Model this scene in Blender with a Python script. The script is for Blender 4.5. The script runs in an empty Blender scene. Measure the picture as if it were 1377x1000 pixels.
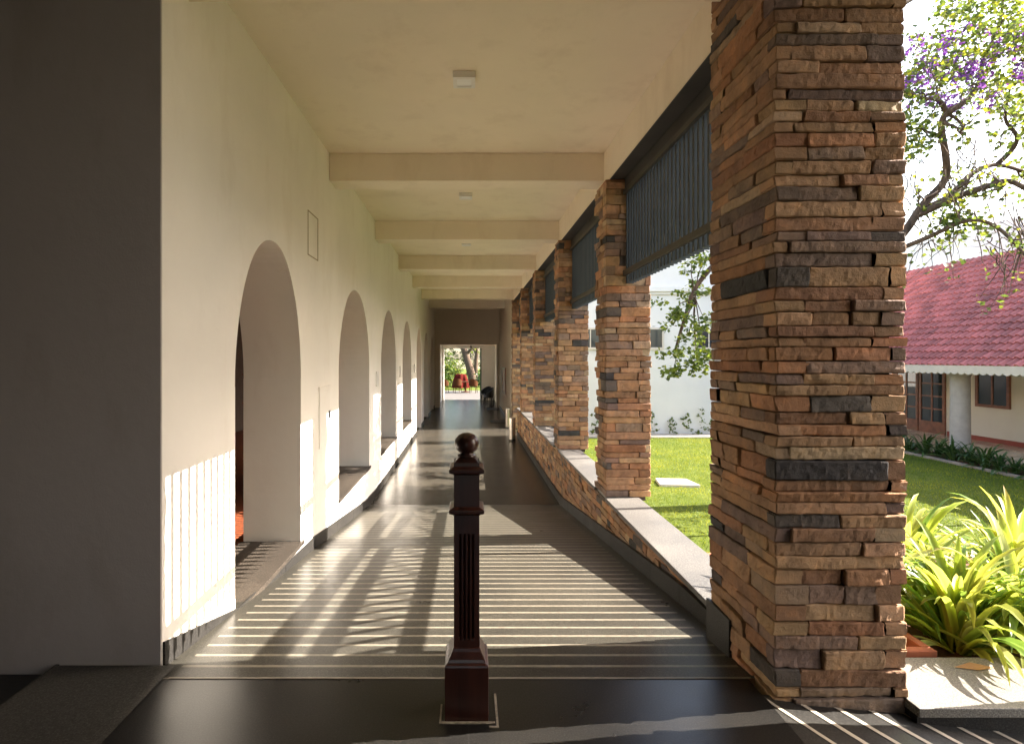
import bpy, math, random
import numpy as np
from mathutils import Vector, Matrix, noise
random.seed(7)
rng = np.random.default_rng(11)
scene = bpy.context.scene
COL = scene.collection
R = math.radians
F, VX, VY, CZ = 740.0, 629.0, 481.0, 1.6        # focal length and vanishing point in photo pixels, eye height

def at(x, y, d):
    """photo pixel + distance along the corridor -> point of the place"""
    return Vector(((x - VX) * d / F, d, CZ - (y - VY) * d / F))

# ------------------------------------------------------------------ mesh helpers
class MB:
    def __init__(self):
        self.v = []; self.f = []; self.c = []; self.smooth = True
    def add(self, verts, faces, col=(1, 1, 1)):
        n = len(self.v)
        self.v += [tuple(p) for p in verts]
        self.f += [tuple(i + n for i in f) for f in faces]
        self.c += [col] * len(verts)
    def box(self, x0, x1, y0, y1, z0, z1, col=(1, 1, 1)):
        v = [(x, y, z) for z in (z0, z1) for y in (y0, y1) for x in (x0, x1)]
        self.add(v, [(0, 2, 3, 1), (4, 5, 7, 6), (0, 1, 5, 4), (2, 6, 7, 3), (0, 4, 6, 2), (1, 3, 7, 5)], col)
        return self
    def quad(self, a, b, c, d, col=(1, 1, 1)):
        self.add([a, b, c, d], [(0, 1, 2, 3)], col); return self
    def tube(self, pts, rad, seg=8, col=(1, 1, 1), cap=True):
        pts = [Vector(p) for p in pts]; n = len(pts)
        if not hasattr(rad, '__len__'): rad = [rad] * n
        vs = []; up = None
        for i, p in enumerate(pts):
            t = (pts[min(i + 1, n - 1)] - pts[max(i - 1, 0)])
            t = t.normalized() if t.length > 1e-9 else Vector((0, 0, 1))
            if up is None:
                up = t.orthogonal().normalized()
            else:
                up = (up - t * up.dot(t))
                up = up.normalized() if up.length > 1e-6 else t.orthogonal().normalized()
            b = t.cross(up)
            for k in range(seg):
                a = 2 * math.pi * k / seg
                vs.append(p + (up * math.cos(a) + b * math.sin(a)) * rad[i])
        fs = [(i * seg + k, i * seg + (k + 1) % seg, (i + 1) * seg + (k + 1) % seg, (i + 1) * seg + k)
              for i in range(n - 1) for k in range(seg)]
        if cap:
            fs.append(tuple(range(seg - 1, -1, -1))); fs.append(tuple((n - 1) * seg + k for k in range(seg)))
        self.add(vs, fs, col); return self
    def lathe(self, prof, cx=0, cy=0, seg=32, square=False, col=(1, 1, 1)):
        """profile (r, z) turned about a vertical axis; square=True gives a four-sided section of half width r"""
        seg = 4 if square else seg
        vs = []
        for r, z in prof:
            for k in range(seg):
                a = 2 * math.pi * (k + (.5 if square else 0)) / seg
                q = r * (math.sqrt(2) if square else 1)
                vs.append((cx + q * math.cos(a), cy + q * math.sin(a), z))
        n = len(prof)
        fs = [(i * seg + k, i * seg + (k + 1) % seg, (i + 1) * seg + (k + 1) % seg, (i + 1) * seg + k)
              for i in range(n - 1) for k in range(seg)]
        fs.append(tuple(range(seg - 1, -1, -1))); fs.append(tuple((n - 1) * seg + k for k in range(seg)))
        self.add(vs, fs, col); return self
    def build(self, name, mat, parent=None, smooth=False, loc=None, bevel=0):
        me = bpy.data.meshes.new(name)
        o = Vector(loc) if loc is not None else Vector((0, 0, 0))
        if parent is not None and loc is None:
            o = Vector(parent.location) if parent.parent is None else Vector(parent.parent.location) + Vector(parent.location)
        v = np.array(self.v, dtype=np.float32).reshape(-1, 3) - np.array(o, dtype=np.float32)
        me.from_pydata(v.tolist(), [], self.f)
        ca = me.color_attributes.new('Col', 'FLOAT_COLOR', 'POINT')
        c = np.ones((len(v), 4), dtype=np.float32); c[:, :3] = np.array(self.c, dtype=np.float32).reshape(-1, 3)
        ca.data.foreach_set('color', c.ravel())
        if smooth:
            me.polygons.foreach_set('use_smooth', [True] * len(me.polygons))
        me.materials.append(mat)
        me.update()
        ob = bpy.data.objects.new(name, me); COL.objects.link(ob)
        if parent is not None:
            ob.parent = parent
        else:
            ob.location = o
        if bevel:
            b = ob.modifiers.new('Bevel', 'BEVEL'); b.width = bevel; b.segments = 2; b.limit_method = 'ANGLE'; b.angle_limit = R(40)
        return ob

def tag(o, label=None, cat=None, group=None, kind=None):
    if label: o['label'] = label
    if cat: o['category'] = cat
    if group: o['group'] = group
    if kind: o['kind'] = kind
    return o

def thing(name, label, cat, loc=(0, 0, 0), group=None):
    o = bpy.data.objects.new(name, None); COL.objects.link(o); o.location = loc; o.empty_display_size = .2
    return tag(o, label, cat, group)

def dup(root, loc, label=None, rz=0, scale=1):
    r = root.copy(); COL.objects.link(r); r.location = loc; r.rotation_euler = (0, 0, rz); r.scale = (scale,) * 3
    if label: r['label'] = label
    for ch in list(root.children):
        c = ch.copy(); COL.objects.link(c); c.parent = r
        for g in ch.children:
            d = g.copy(); COL.objects.link(d); d.parent = c
    return r

# ------------------------------------------------------------------ materials
class M:
    """small node-tree writer"""
    def __init__(self, name, rough=.6, spec=.5, metallic=0):
        self.m = bpy.data.materials.new(name); self.m.use_nodes = True
        self.t = self.m.node_tree; self.n = self.t.nodes; self.l = self.t.links
        self.b = self.n['Principled BSDF']; self.out = self.n['Material Output']
        self.b.inputs['Roughness'].default_value = rough
        self.b.inputs['Specular IOR Level'].default_value = spec
        self.b.inputs['Metallic'].default_value = metallic
        self._co = None
    def node(self, t, **kw):
        n = self.n.new(t)
        for k, v in kw.items(): setattr(n, k, v)
        return n
    def link(self, a, b): self.l.new(a, b)
    def co(self):
        if self._co is None:
            self._co = self.node('ShaderNodeTexCoord').outputs['Object']
        return self._co
    def noise(self, scale, detail=4, rough=.55, sc=None, w=None):
        n = self.node('ShaderNodeTexNoise'); n.inputs['Scale'].default_value = scale
        n.inputs['Detail'].default_value = detail; n.inputs['Roughness'].default_value = rough
        v = self.co()
        if sc:
            mp = self.node('ShaderNodeMapping'); mp.inputs['Scale'].default_value = sc
            self.link(v, mp.inputs['Vector']); v = mp.outputs['Vector']
        self.link(v, n.inputs['Vector'])
        return n.outputs['Fac']
    def ramp(self, fac, stops):
        r = self.node('ShaderNodeValToRGB')
        e = r.color_ramp.elements
        while len(e) > len(stops): e.remove(e[-1])
        while len(e) < len(stops): e.new(.5)
        for el, (p, c) in zip(e, stops):
            el.position = p; el.color = (*c, 1) if len(c) == 3 else c
        self.link(fac, r.inputs['Fac']); return r.outputs['Color']
    def mix(self, a, b, fac, mode='MIX'):
        x = self.node('ShaderNodeMix', data_type='RGBA', blend_type=mode)
        for s, v in ((x.inputs[0], fac), (x.inputs[6], a), (x.inputs[7], b)):
            if isinstance(v, (int, float)): s.default_value = v
            elif isinstance(v, tuple): s.default_value = (*v, 1)
            else: self.link(v, s)
        return x.outputs[2]
    def math(self, op, a, b=0, c=0):
        x = self.node('ShaderNodeMath', operation=op)
        for s, v in zip(x.inputs, (a, b, c)):
            if isinstance(v, (int, float)): s.default_value = v
            else: self.link(v, s)
        return x.outputs[0]
    def bump(self, h, strength=.3, dist=.01):
        b = self.node('ShaderNodeBump'); b.inputs['Strength'].default_value = strength; b.inputs['Distance'].default_value = dist
        self.link(h, b.inputs['Height'])
        if self.b.inputs['Normal'].is_linked:
            self.link(self.b.inputs['Normal'].links[0].from_socket, b.inputs['Normal'])
        self.link(b.outputs['Normal'], self.b.inputs['Normal']); return self
    def color(self, s):
        if isinstance(s, tuple): self.b.inputs['Base Color'].default_value = (*s, 1)
        else: self.link(s, self.b.inputs['Base Color'])
        return self
    def rough(self, s):
        self.link(s, self.b.inputs['Roughness']); return self

def mul(c, k): return tuple(min(1, x * k) for x in c)

def plain(name, c, rough=.6, var=.15, scale=6, bump=.15, bscale=60, metallic=0, spec=.5):
    m = M(name, rough, spec, metallic)
    f = m.noise(scale, 6)
    m.color(m.ramp(f, [(.3, mul(c, 1 - var)), (.7, mul(c, 1 + var * .6))]))
    if bump: m.bump(m.noise(bscale, 4), bump, .004)
    return m.m

def plaster(name, c, stain=(.55, .47, .36), amount=.25):
    m = M(name, .85, .25)
    f = m.noise(.9, 6, .6)
    base = m.ramp(f, [(.25, mul(c, .93)), (.7, mul(c, 1.02))])
    s = m.noise(2.2, 8, .65, (1, 1, .35))
    s = m.ramp(s, [(.52, (0, 0, 0)), (.75, (1, 1, 1))])
    m.color(m.mix(base, stain, m.math('MULTIPLY', s, amount)))
    m.bump(m.noise(3, 3), .3, .025); m.bump(m.noise(90, 5, .7), .35, .003)
    return m.m

def granite(name, c, rough=.33, joint=None, strip=None, spec=.3):
    """dark speckled floor stone; joint = (size x, size y) slabs, strip = light inlay bars across the ramp"""
    m = M(name, rough, spec)
    sp = m.noise(130, 4, .75)
    base = m.ramp(sp, [(.32, mul(c, .4)), (.52, c), (.70, mul(c, 2.3))])
    big = m.noise(1.3, 5)
    base = m.mix(base, m.ramp(big, [(.3, (.72, .72, .72)), (.7, (1.2, 1.17, 1.1))]), 1.0, 'MULTIPLY')
    xyz = m.node('ShaderNodeSeparateXYZ'); m.link(m.co(), xyz.inputs[0])
    X, Y = xyz.outputs[0], xyz.outputs[1]
    if joint:
        js = []
        for s, sz in ((X, joint[0]), (Y, joint[1])):
            fr = m.math('FRACT', m.math('DIVIDE', s, sz))
            js.append(m.math('LESS_THAN', fr, .007 / sz))
        j = m.math('MAXIMUM', js[0], js[1])
        base = m.mix(base, mul(c, 2.2), m.math('MULTIPLY', j, .3))
        m.bump(j, -.4, .003)
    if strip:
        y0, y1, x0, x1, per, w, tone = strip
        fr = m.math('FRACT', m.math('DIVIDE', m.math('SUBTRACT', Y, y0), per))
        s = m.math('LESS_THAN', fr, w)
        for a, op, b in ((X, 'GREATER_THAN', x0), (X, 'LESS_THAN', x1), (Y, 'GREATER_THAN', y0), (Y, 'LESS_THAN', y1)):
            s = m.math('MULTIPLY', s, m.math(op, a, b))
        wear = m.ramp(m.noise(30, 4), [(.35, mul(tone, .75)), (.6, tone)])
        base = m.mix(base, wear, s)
    fl = m.ramp(m.noise(9, 8, .75), [(.60, (0, 0, 0)), (.72, (1, 1, 1))])
    base = m.mix(base, mul((.30, .27, .22), 1), m.math('MULTIPLY', fl, .03))
    m.color(base)
    rr = m.noise(2.6, 8, .7)
    m.rough(m.ramp(rr, [(.3, (rough * .88,) * 3), (.7, (rough * 1.14,) * 3)]))
    m.bump(m.noise(170, 3, .7), .22, .0015)
    return m.m

def stone_mat(name):
    m = M(name, .82, .3)
    a = m.node('ShaderNodeVertexColor'); a.layer_name = 'Col'
    f = m.noise(9, 7, .65)
    c = m.mix(a.outputs['Color'], m.ramp(f, [(.25, (.55, .53, .52)), (.5, (1, 1, 1)), (.78, (1.45, 1.3, 1.1))]), 1.0, 'MULTIPLY')
    g = m.ramp(m.noise(3.1, 5), [(.55, (0, 0, 0)), (.75, (1, 1, 1))])
    c = m.mix(c, (.16, .12, .095), m.math('MULTIPLY', g, .35))
    m.color(c)
    m.bump(m.noise(16, 7, .7), .9, .014); m.bump(m.noise(80, 5, .75), .6, .005)
    return m.m

def leafmat(name, c, tr, rough=.5, var=.5, mixf=.45):
    m = M(name, rough, .35)
    a = m.node('ShaderNodeVertexColor'); a.layer_name = 'Col'
    base = m.mix(a.outputs['Color'], c, 1.0, 'MULTIPLY'); m.color(base)
    t = m.node('ShaderNodeBsdfTranslucent'); tc = m.mix(a.outputs['Color'], tr, 1.0, 'MULTIPLY'); m.link(tc, t.inputs['Color'])
    x = m.node('ShaderNodeMixShader'); x.inputs[0].default_value = mixf
    m.link(m.b.outputs[0], x.inputs[1]); m.link(t.outputs[0], x.inputs[2]); m.link(x.outputs[0], m.out.inputs['Surface'])
    return m.m

def glassmat(name):
    m = M(name, .05, .6); m.color((.03, .04, .045)); return m.m

WALL = plaster('plaster_white', (.92, .895, .835), amount=.22)
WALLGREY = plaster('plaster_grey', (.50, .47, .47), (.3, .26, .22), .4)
CEIL = plaster('plaster_ceiling', (.86, .765, .61), (.56, .45, .32), .35)
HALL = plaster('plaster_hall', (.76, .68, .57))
WHITEB = plaster('render_white', (.66, .66, .65), (.62, .6, .56), .25)
FLOOR = granite('granite_floor', (.016, .0155, .015), .30, (1.8, 1.8))
FLOORFAR = granite('granite_corridor', (.046, .042, .035), .24, (.9, .6), spec=.14)
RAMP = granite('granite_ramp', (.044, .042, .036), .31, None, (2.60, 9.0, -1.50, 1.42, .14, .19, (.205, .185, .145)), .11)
ENTRY = granite('granite_entry', (.033, .032, .03), .4)
SLABG = granite('granite_slab', (.055, .054, .051), .45)
SKIRT = granite('granite_skirting', (.032, .031, .030), .4, spec=.15)
SILL = granite('granite_sill', (.21, .20, .18), .5)
COPING = granite('granite_coping', (.115, .112, .108), .5)
DARKSILL = granite('granite_dark_sill', (.055, .047, .040), .4, spec=.15)
STONE = stone_mat('ledge_stone')
MORTAR = plain('dark_mortar', (.05, .042, .036), .95)
STEEL = plain('dark_painted_steel', (.034, .048, .056), .45, .25, 5, .1)
RAIL = plain('bronze_rail', (.045, .042, .036), .45, .3, 4, .1)
SOFFIT = plain('dark_soffit', (.045, .043, .04), .55, .3, 3, .1)
WOOD = M('mahogany', .28, .5)
_w = WOOD.noise(14, 6, .6, (1, 1, .08))
WOOD.color(WOOD.ramp(_w, [(.3, (.022, .007, .005)), (.7, (.065, .020, .013))])); WOOD.bump(WOOD.noise(60, 4, .6, (1, 1, .06)), .12, .002); WOOD = WOOD.m
DOORWOOD = plain('door_wood', (.20, .075, .04), .45, .35, 8)
CREAM = plain('cream_paint', (.56, .52, .45), .6, .08)
COLM = plain('column_paint', (.40, .375, .35), .7, .12)
LAMPW = plain('lamp_white', (.80, .78, .74), .5, .04, 8, 0)
LAMPG = plain('lamp_diffuser', (.86, .86, .85), .35, .03, 8, 0)
GLASS = glassmat('window_glass')
INOX = plain('brushed_steel', (.45, .40, .34), .32, .15, 12, .05, 200, 1)
BLACK = plain('black_plastic', (.015, .014, .014), .45, .2)
WICKER = plain('wicker', (.06, .021, .006), .8, .35, 30, .5, 80, 0, .1)
REDCLOTH = plain('red_cloth', (.07, .009, .007), .95, .3, 5, .1, 60, 0, .05)
TERRACOTTA = plain('terracotta', (.33, .10, .045), .8, .3, 8, .3)
SOIL = plain('soil', (.13, .05, .03), .95, .5, 12, .9, 40)
PORCH = plain('porch_tile', (.46, .37, .27), .15, .15, 2)
REDTRIM = plain('red_trim', (.26, .05, .03), .6)
BARK = M('bark', .9, .2)
_b = BARK.noise(9, 7, .65, (1, 1, .35)); BARK.color(BARK.ramp(_b, [(.3, (.035, .024, .018)), (.7, (.13, .09, .065))])); BARK.bump(BARK.noise(26, 6, .7, (1, 1, .3)), .7, .02); BARK = BARK.m
ROOF = M('roof_tile', .6, .4)
_r = ROOF.node('ShaderNodeVertexColor'); _r.layer_name = 'Col'
ROOF.color(ROOF.mix(_r.outputs['Color'], ROOF.ramp(ROOF.noise(1.1, 8, .7), [(.3, (.62, .64, .66)), (.5, (1, 1, 1)), (.72, (1.18, 1.12, 1.1))]), 1.0, 'MULTIPLY')); ROOF.bump(ROOF.noise(60, 4), .2, .004); ROOF = ROOF.m
LAWN = M('lawn', .9, .15)
LAWN.color(LAWN.ramp(LAWN.noise(1.1, 9, .75), [(.3, (.055, .08, .009)), (.55, (.09, .12, .013)), (.75, (.14, .155, .024))])); LAWN.bump(LAWN.noise(70, 5, .8), 1.0, .03); LAWN = LAWN.m
EARTH = plain('earth', (.13, .12, .05), .95, .4, .6, .6, 8)
GRASS = leafmat('grass_blade', (.125, .185, .016), (.20, .25, .018), .6, mixf=.35)
LEAF = leafmat('tree_leaf', (.065, .095, .024), (.14, .185, .03))
BLOSSOM = leafmat('purple_blossom', (.16, .055, .26), (.28, .10, .44))
STRAP = leafmat('strap_leaf', (.32, .36, .065), (.54, .56, .08), .35, mixf=.5)
LILY = leafmat('lily_leaf', (.05, .10, .03), (.08, .14, .03), .4, mixf=.25)
BUSH = leafmat('bush_leaf', (.07, .12, .022), (.15, .21, .035))
RTILE = M('red_floor_tile', .5, .4)
_x = RTILE.node('ShaderNodeTexBrick'); _x.inputs['Scale'].default_value = 4; _x.inputs['Color1'].default_value = (.36, .10, .04, 1); _x.inputs['Color2'].default_value = (.28, .075, .03, 1); _x.inputs['Mortar'].default_value = (.12, .06, .04, 1)
RTILE.link(RTILE.co(), _x.inputs['Vector']); RTILE.color(_x.outputs['Color']); RTILE = RTILE.m

# ------------------------------------------------------------------ the setting
XL, XR = -1.6, 1.53            # left wall plane, right pillar face
ZC, ZB = 3.96, 3.64            # ceiling, beam underside
ZF, ZLAWN = -0.8, -1.2         # far floor, lawn
Y0, Y1 = 2.75, 9.0             # the ramp
def zramp(y): return 0.0 if y < Y0 else (ZF if y > Y1 else ZF * (y - Y0) / (Y1 - Y0))

def sheet(name, x0, x1, y0, y1, z, mat, nx=1, ny=1, zf=None):
    mb = MB()
    vs = [(x0 + (x1 - x0) * i / nx, y0 + (y1 - y0) * j / ny, 0) for j in range(ny + 1) for i in range(nx + 1)]
    vs = [(x, y, zf(x, y) if zf else z) for x, y, _ in vs]
    mb.add(vs, [(j * (nx + 1) + i, j * (nx + 1) + i + 1, (j + 1) * (nx + 1) + i + 1, (j + 1) * (nx + 1) + i) for j in range(ny) for i in range(nx)])
    o = mb.build(name, mat); tag(o, kind='structure'); return o

sheet('ground', -400, 400, -60, 700, ZLAWN - .12, EARTH)
sheet('lawn', 1.88, 30, 2.3, 60, ZLAWN, LAWN)
sheet('floor', -2.13, 1.4, -6, Y0, 0, FLOOR)
mb = MB()
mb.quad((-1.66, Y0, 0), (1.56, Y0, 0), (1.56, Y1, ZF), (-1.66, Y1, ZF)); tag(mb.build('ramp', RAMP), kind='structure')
sheet('corridor_floor', -1.66, 1.56, Y1, 31.6, ZF, FLOORFAR)
# side ramp that falls away to the right in front of the big pillar, with light bars laid across it
def zside(x): return -.105 * (x - 1.4)
mb = MB(); mb.quad((1.4, -6, 0), (6.0, -6, zside(6)), (6.0, 2.62, zside(6)), (1.4, 2.62, 0)); tag(mb.build('side_ramp', ENTRY), kind='structure')
mb = MB()
for k in range(9):
    x = 1.30 + k * .165
    a0, a1 = x + .10, x + .128
    if a0 < 1.44: continue
    mb.add([(a0 - .2, 2.60, zside(a0 - .2) + .003) if a0 - .2 > 1.4 else (1.402, 2.60 - (1.402 - a0 + .2) * 1.6, .003),
            (a0 + .25, 1.7, zside(a0 + .25) + .003), (a1 + .25, 1.7, zside(a1 + .25) + .003),
            (a1 - .2, 2.60, zside(a1 - .2) + .003) if a1 - .2 > 1.4 else (1.402, 2.60 - (1.402 - a1 + .2) * 1.6, .003)], [(0, 1, 2, 3)])
tag(mb.build('side_ramp_marking', plain('pale_bar', (.42, .37, .29), .6)), kind='structure')
# paler slab strip and lower dark floor on the left of the foyer
sheet('slab_path', -2.13, -1.52, -6, 2.86, .004, SLABG)
sheet('lower_floor', -8, -2.13, -6, 2.9, -.05, FLOOR)
mb = MB(); mb.box(-2.15, -2.131, -6, 2.885, -.06, .003); tag(mb.build('floor_step', SLABG), kind='structure')
mb = MB(); mb.box(-1.55, 1.40, Y0 - .008, Y0 - .001, .001, .003); tag(mb.build('floor_joint', plain('joint', (.2, .17, .13))), kind='structure')
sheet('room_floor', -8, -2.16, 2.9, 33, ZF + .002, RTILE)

# ------------------------------------------------------------------ left wall with arches
ARCHES = [(3.78, 5.28, -.16), (6.82, 8.95, -.16), (10.15, 12.25, -.16), (13.5, 15.6, -.16), (17.15, 18.95, ZF), (20.1, 22.4, ZF), (23.6, 25.8, ZF)]
SPRING, APEX = 1.40, 2.56
XB = -2.15
def wall_with_arches(xf, xb, ya, yb, ztop, arches, mat, name, label):
    root = thing(name, label, 'wall', (xf, ya, ZF))
    mb = MB()
    zb = lambda y: zramp(y) - .25
    def strip(y0, y1, f0, f1, n=1):
        """front and back panels between y0 and y1 from f(y) low to f(y) high"""
        for k in range(n):
            a, b = y0 + (y1 - y0) * k / n, y0 + (y1 - y0) * (k + 1) / n
            for x, flip in ((xf, False), (xb, True)):
                q = [(x, a, f0(a)), (x, b, f0(b)), (x, b, f1(b)), (x, a, f1(a))]
                mb.quad(*(q if not flip else q[::-1]))
    y = ya; low = lambda y_: zb(y_); top = lambda y_: ztop
    for (a, b, s) in arches:
        strip(y, a, low, top, 6)
        hw, c = (b - a) / 2, (a + b) / 2
        st = .005
        N = 40
        ys = [c - hw * math.cos(math.pi * k / N) for k in range(N + 1)]
        zs = [SPRING + (APEX - SPRING) * max(0, 1 - (abs((q - c) / hw)) ** 2.05) ** .52 for q in ys]
        zs = [z + .012 * noise.noise((q * 3, s, a)) for z, q in zip(zs, ys)]
        for k in range(N):
            for x, flip in ((xf, False), (xb, True)):
                q = [(x, ys[k], zs[k]), (x, ys[k + 1], zs[k + 1]), (x, ys[k + 1], ztop), (x, ys[k], ztop)]
                mb.quad(*(q if not flip else q[::-1]))
            mb.quad((xf, ys[k], zs[k]), (xb, ys[k], zs[k]), (xb, ys[k + 1], zs[k + 1]), (xf, ys[k + 1], zs[k + 1]))
        # jambs, a hair proud of the arch above the springing
        for yy, sg in ((a, 1), (b, -1)):
            yj = yy + sg * st
            q = [(xf, yj, s), (xb, yj, s), (xb, yj, SPRING), (xf, yj, SPRING)]
            mb.quad(*(q if sg > 0 else q[::-1]))
            mb.quad((xf, yy, SPRING), (xf, yj, SPRING), (xb, yj, SPRING), (xb, yy, SPRING))
            for x, flip in ((xf, 0), (xb, 1)):
                mb.quad((x, yy, s), (x, yj, s), (x, yj, SPRING), (x, yy, SPRING))
        if s > ZF:
            strip(a, b, low, lambda y_, s=s: s, 4)
        y = b
    strip(y, yb, low, top, 6)
    mb.quad((xf, ya, -.2), (xf, ya, ztop), (xb, ya, ztop), (xb, ya, -.2))
    mb.quad((xf, yb, -1), (xb, yb, -1), (xb, yb, ztop), (xf, yb, ztop))
    mb.build('wall_surface', mat, root)
    for (a, b, s) in arches:
        if s > ZF:
            m2 = MB(); m2.box(xb - .02, xf + .02, a + .014, b - .014, s - .035, s + .004)
            # ends that overhang the wall face past the jambs
            m2.box(xf + .001, xf + .02, a - .03, a + .014, s - .035, s + .004); m2.box(xf + .001, xf + .02, b - .014, b + .05, s - .035, s + .004)
            m2.build('window_sill', DARKSILL, root)
    # skirting follows the ramp, broken at the doorways
    segs = [(ya + .003, 17.15)] + [(18.95, 20.1), (22.4, 23.6), (25.8, 26.5)]
    for (a, b) in segs:
        m3 = MB(); n = max(1, int((b - a) / .9)); h = .13
        for k in range(n):
            p, q = a + (b - a) * k / n + .002, a + (b - a) * (k + 1) / n - .002
            zs = []
            for yy in (p, q):
                zz = zramp(yy)
                ht = h
                for (aa, bb, s) in arches:
                    if s > ZF and aa - .05 < yy < bb: ht = max(.004, min(h, s - .04 - zz))
                zs.append((zz, ht))
            v = [(xf + .001, p, zs[0][0] - .05), (xf + .014, p, zs[0][0] - .05), (xf + .014, p, zs[0][0] + zs[0][1]), (xf + .001, p, zs[0][0] + zs[0][1]),
                 (xf + .001, q, zs[1][0] - .05), (xf + .014, q, zs[1][0] - .05), (xf + .014, q, zs[1][0] + zs[1][1]), (xf + .001, q, zs[1][0] + zs[1][1])]
            m3.add(v, [(0, 1, 2, 3), (7, 6, 5, 4), (1, 5, 6, 2), (3, 2, 6, 7)])
        m3.build('skirting', SKIRT, root)
    return root
wall_with_arches(XL, XB, 2.88, 26.5, ZC + .02, ARCHES, WALL, 'arcade_wall', 'long white plaster wall with a row of tall round arches')

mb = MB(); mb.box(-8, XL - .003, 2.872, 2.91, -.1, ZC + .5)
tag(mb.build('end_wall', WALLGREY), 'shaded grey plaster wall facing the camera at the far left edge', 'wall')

# the room behind the arches: back wall, end walls, ceiling
mb = MB()
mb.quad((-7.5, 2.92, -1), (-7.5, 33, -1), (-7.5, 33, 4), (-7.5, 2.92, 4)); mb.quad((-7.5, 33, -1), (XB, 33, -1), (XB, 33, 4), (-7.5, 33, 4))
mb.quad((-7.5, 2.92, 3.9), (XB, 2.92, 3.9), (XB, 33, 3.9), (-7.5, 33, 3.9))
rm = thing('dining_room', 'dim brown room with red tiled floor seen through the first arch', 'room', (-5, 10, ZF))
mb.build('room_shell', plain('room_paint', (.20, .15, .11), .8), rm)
# dark timber cabinet in the room, beside the first arch
cb = thing('cabinet', 'dark timber cabinet with shelves standing inside the first arch', 'cabinet', (-3.2, 9.6, ZF))
mb = MB(); mb.box(-3.9, -3.2, 9.6, 11.4, ZF + .1, 1.6); mb.box(-3.85, -3.25, 9.65, 11.35, ZF, ZF + .1); mb.build('body', BLACK, cb)
for z in (-.2, .3, .8, 1.3):
    mb = MB(); mb.box(-3.92, -3.18, 9.57, 11.42, z, z + .03); mb.build('shelf', DOORWOOD, cb)

# ------------------------------------------------------------------ ceiling
PIL = [(6.09, 6.59), (9.24, 9.74), (12.44, 12.94), (15.62, 16.12), (18.75, 19.2)]
ce = thing('corridor_ceiling', 'cream plastered corridor ceiling crossed by downstand beams', 'ceiling', (0, 2.85, ZC))
mb = MB(); mb.box(XL - .03, 1.63, 2.84, 26.5, ZC, ZC + .2); mb.build('ceiling_slab', CEIL, ce)
for (a, b) in [(2.86, 3.16)] + [(p - .0 + .26, p + .59) for p, q in PIL] + [(22.6, 22.95)]:
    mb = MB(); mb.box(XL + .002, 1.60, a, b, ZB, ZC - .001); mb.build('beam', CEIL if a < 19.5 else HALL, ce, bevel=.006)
# edge beam over the pillars: pale inner face, dark painted underside
mb = MB(); mb.box(1.575, 2.03, 3.30, 19.2, 3.585, ZC + .2); eb = mb.build('edge_beam', CEIL, ce)
mb = MB(); mb.box(1.58, 2.028, 3.31, 19.18, 3.578, 3.5845); mb.build('soffit_panel', SOFFIT, ce)
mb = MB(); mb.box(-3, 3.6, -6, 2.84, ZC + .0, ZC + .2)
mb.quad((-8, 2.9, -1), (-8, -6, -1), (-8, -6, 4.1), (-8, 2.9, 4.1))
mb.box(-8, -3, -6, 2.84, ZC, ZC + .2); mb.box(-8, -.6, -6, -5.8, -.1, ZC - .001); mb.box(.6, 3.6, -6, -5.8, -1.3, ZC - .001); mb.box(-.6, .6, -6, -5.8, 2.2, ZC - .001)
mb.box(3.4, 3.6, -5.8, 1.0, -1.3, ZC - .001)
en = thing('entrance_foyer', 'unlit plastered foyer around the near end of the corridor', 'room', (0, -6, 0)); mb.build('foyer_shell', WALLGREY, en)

for k, (y, lb) in enumerate([(4.62, 'largest square ceiling light, nearest the camera'), (7.95, 'square ceiling light between the first and second full beams'), (11.3, 'small square ceiling light, third along the corridor'), (14.4, 'tiny far square ceiling light, fourth along the corridor')]):
    c = thing('ceiling_light', lb, 'light', (-.03, y, ZC), 'square ceiling lights along the corridor')
    mb = MB(); w = .092
    mb.add([(-.03 + sx * r, y + sy * r, z) for r, z in ((w, ZC - .001), (w, ZC - .055), (w * .66, ZC - .055), (w * .66, ZC - .045)) for sx, sy in ((-1, -1), (1, -1), (1, 1), (-1, 1))],
           [(i * 4 + k2, i * 4 + (k2 + 1) % 4, i * 4 + 4 + (k2 + 1) % 4, i * 4 + 4 + k2) for i in range(3) for k2 in range(4)])
    mb.build('housing', LAMPW, c)
    mb = MB(); mb.box(-.03 - w * .655, -.03 + w * .655, y - w * .655, y + w * .655, ZC - .050, ZC - .02); mb.build('diffuser', LAMPG, c)
c = tag(MB().lathe([(.035, ZC - .001), (.035, ZC - .02), (.02, ZC - .045), (.004, ZC - .05)], .22, 18.2, 12).build('smoke_detector', BLACK, smooth=True), 'small dark smoke detector on the far ceiling bay', 'detector')

# ------------------------------------------------------------------ stonework
PAL = [((.38, .225, .125), 5), ((.43, .27, .15), 4), ((.32, .18, .10), 4), ((.26, .175, .125), 3), ((.20, .14, .11), 2.2), ((.38, .195, .10), 2.4), ((.06, .056, .055), .5), ((.11, .09, .08), .8), ((.44, .32, .2), 1.2)]
PW = [w for _, w in PAL]
rs = random.Random(3)
def stonecol(rd, dark=1.0):
    c = rd.choices([c for c, _ in PAL], PW)[0]
    k = rd.uniform(.72, 1.12) * dark
    return (c[0] * k, c[1] * k * rd.uniform(.95, 1.05), c[2] * k)

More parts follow.
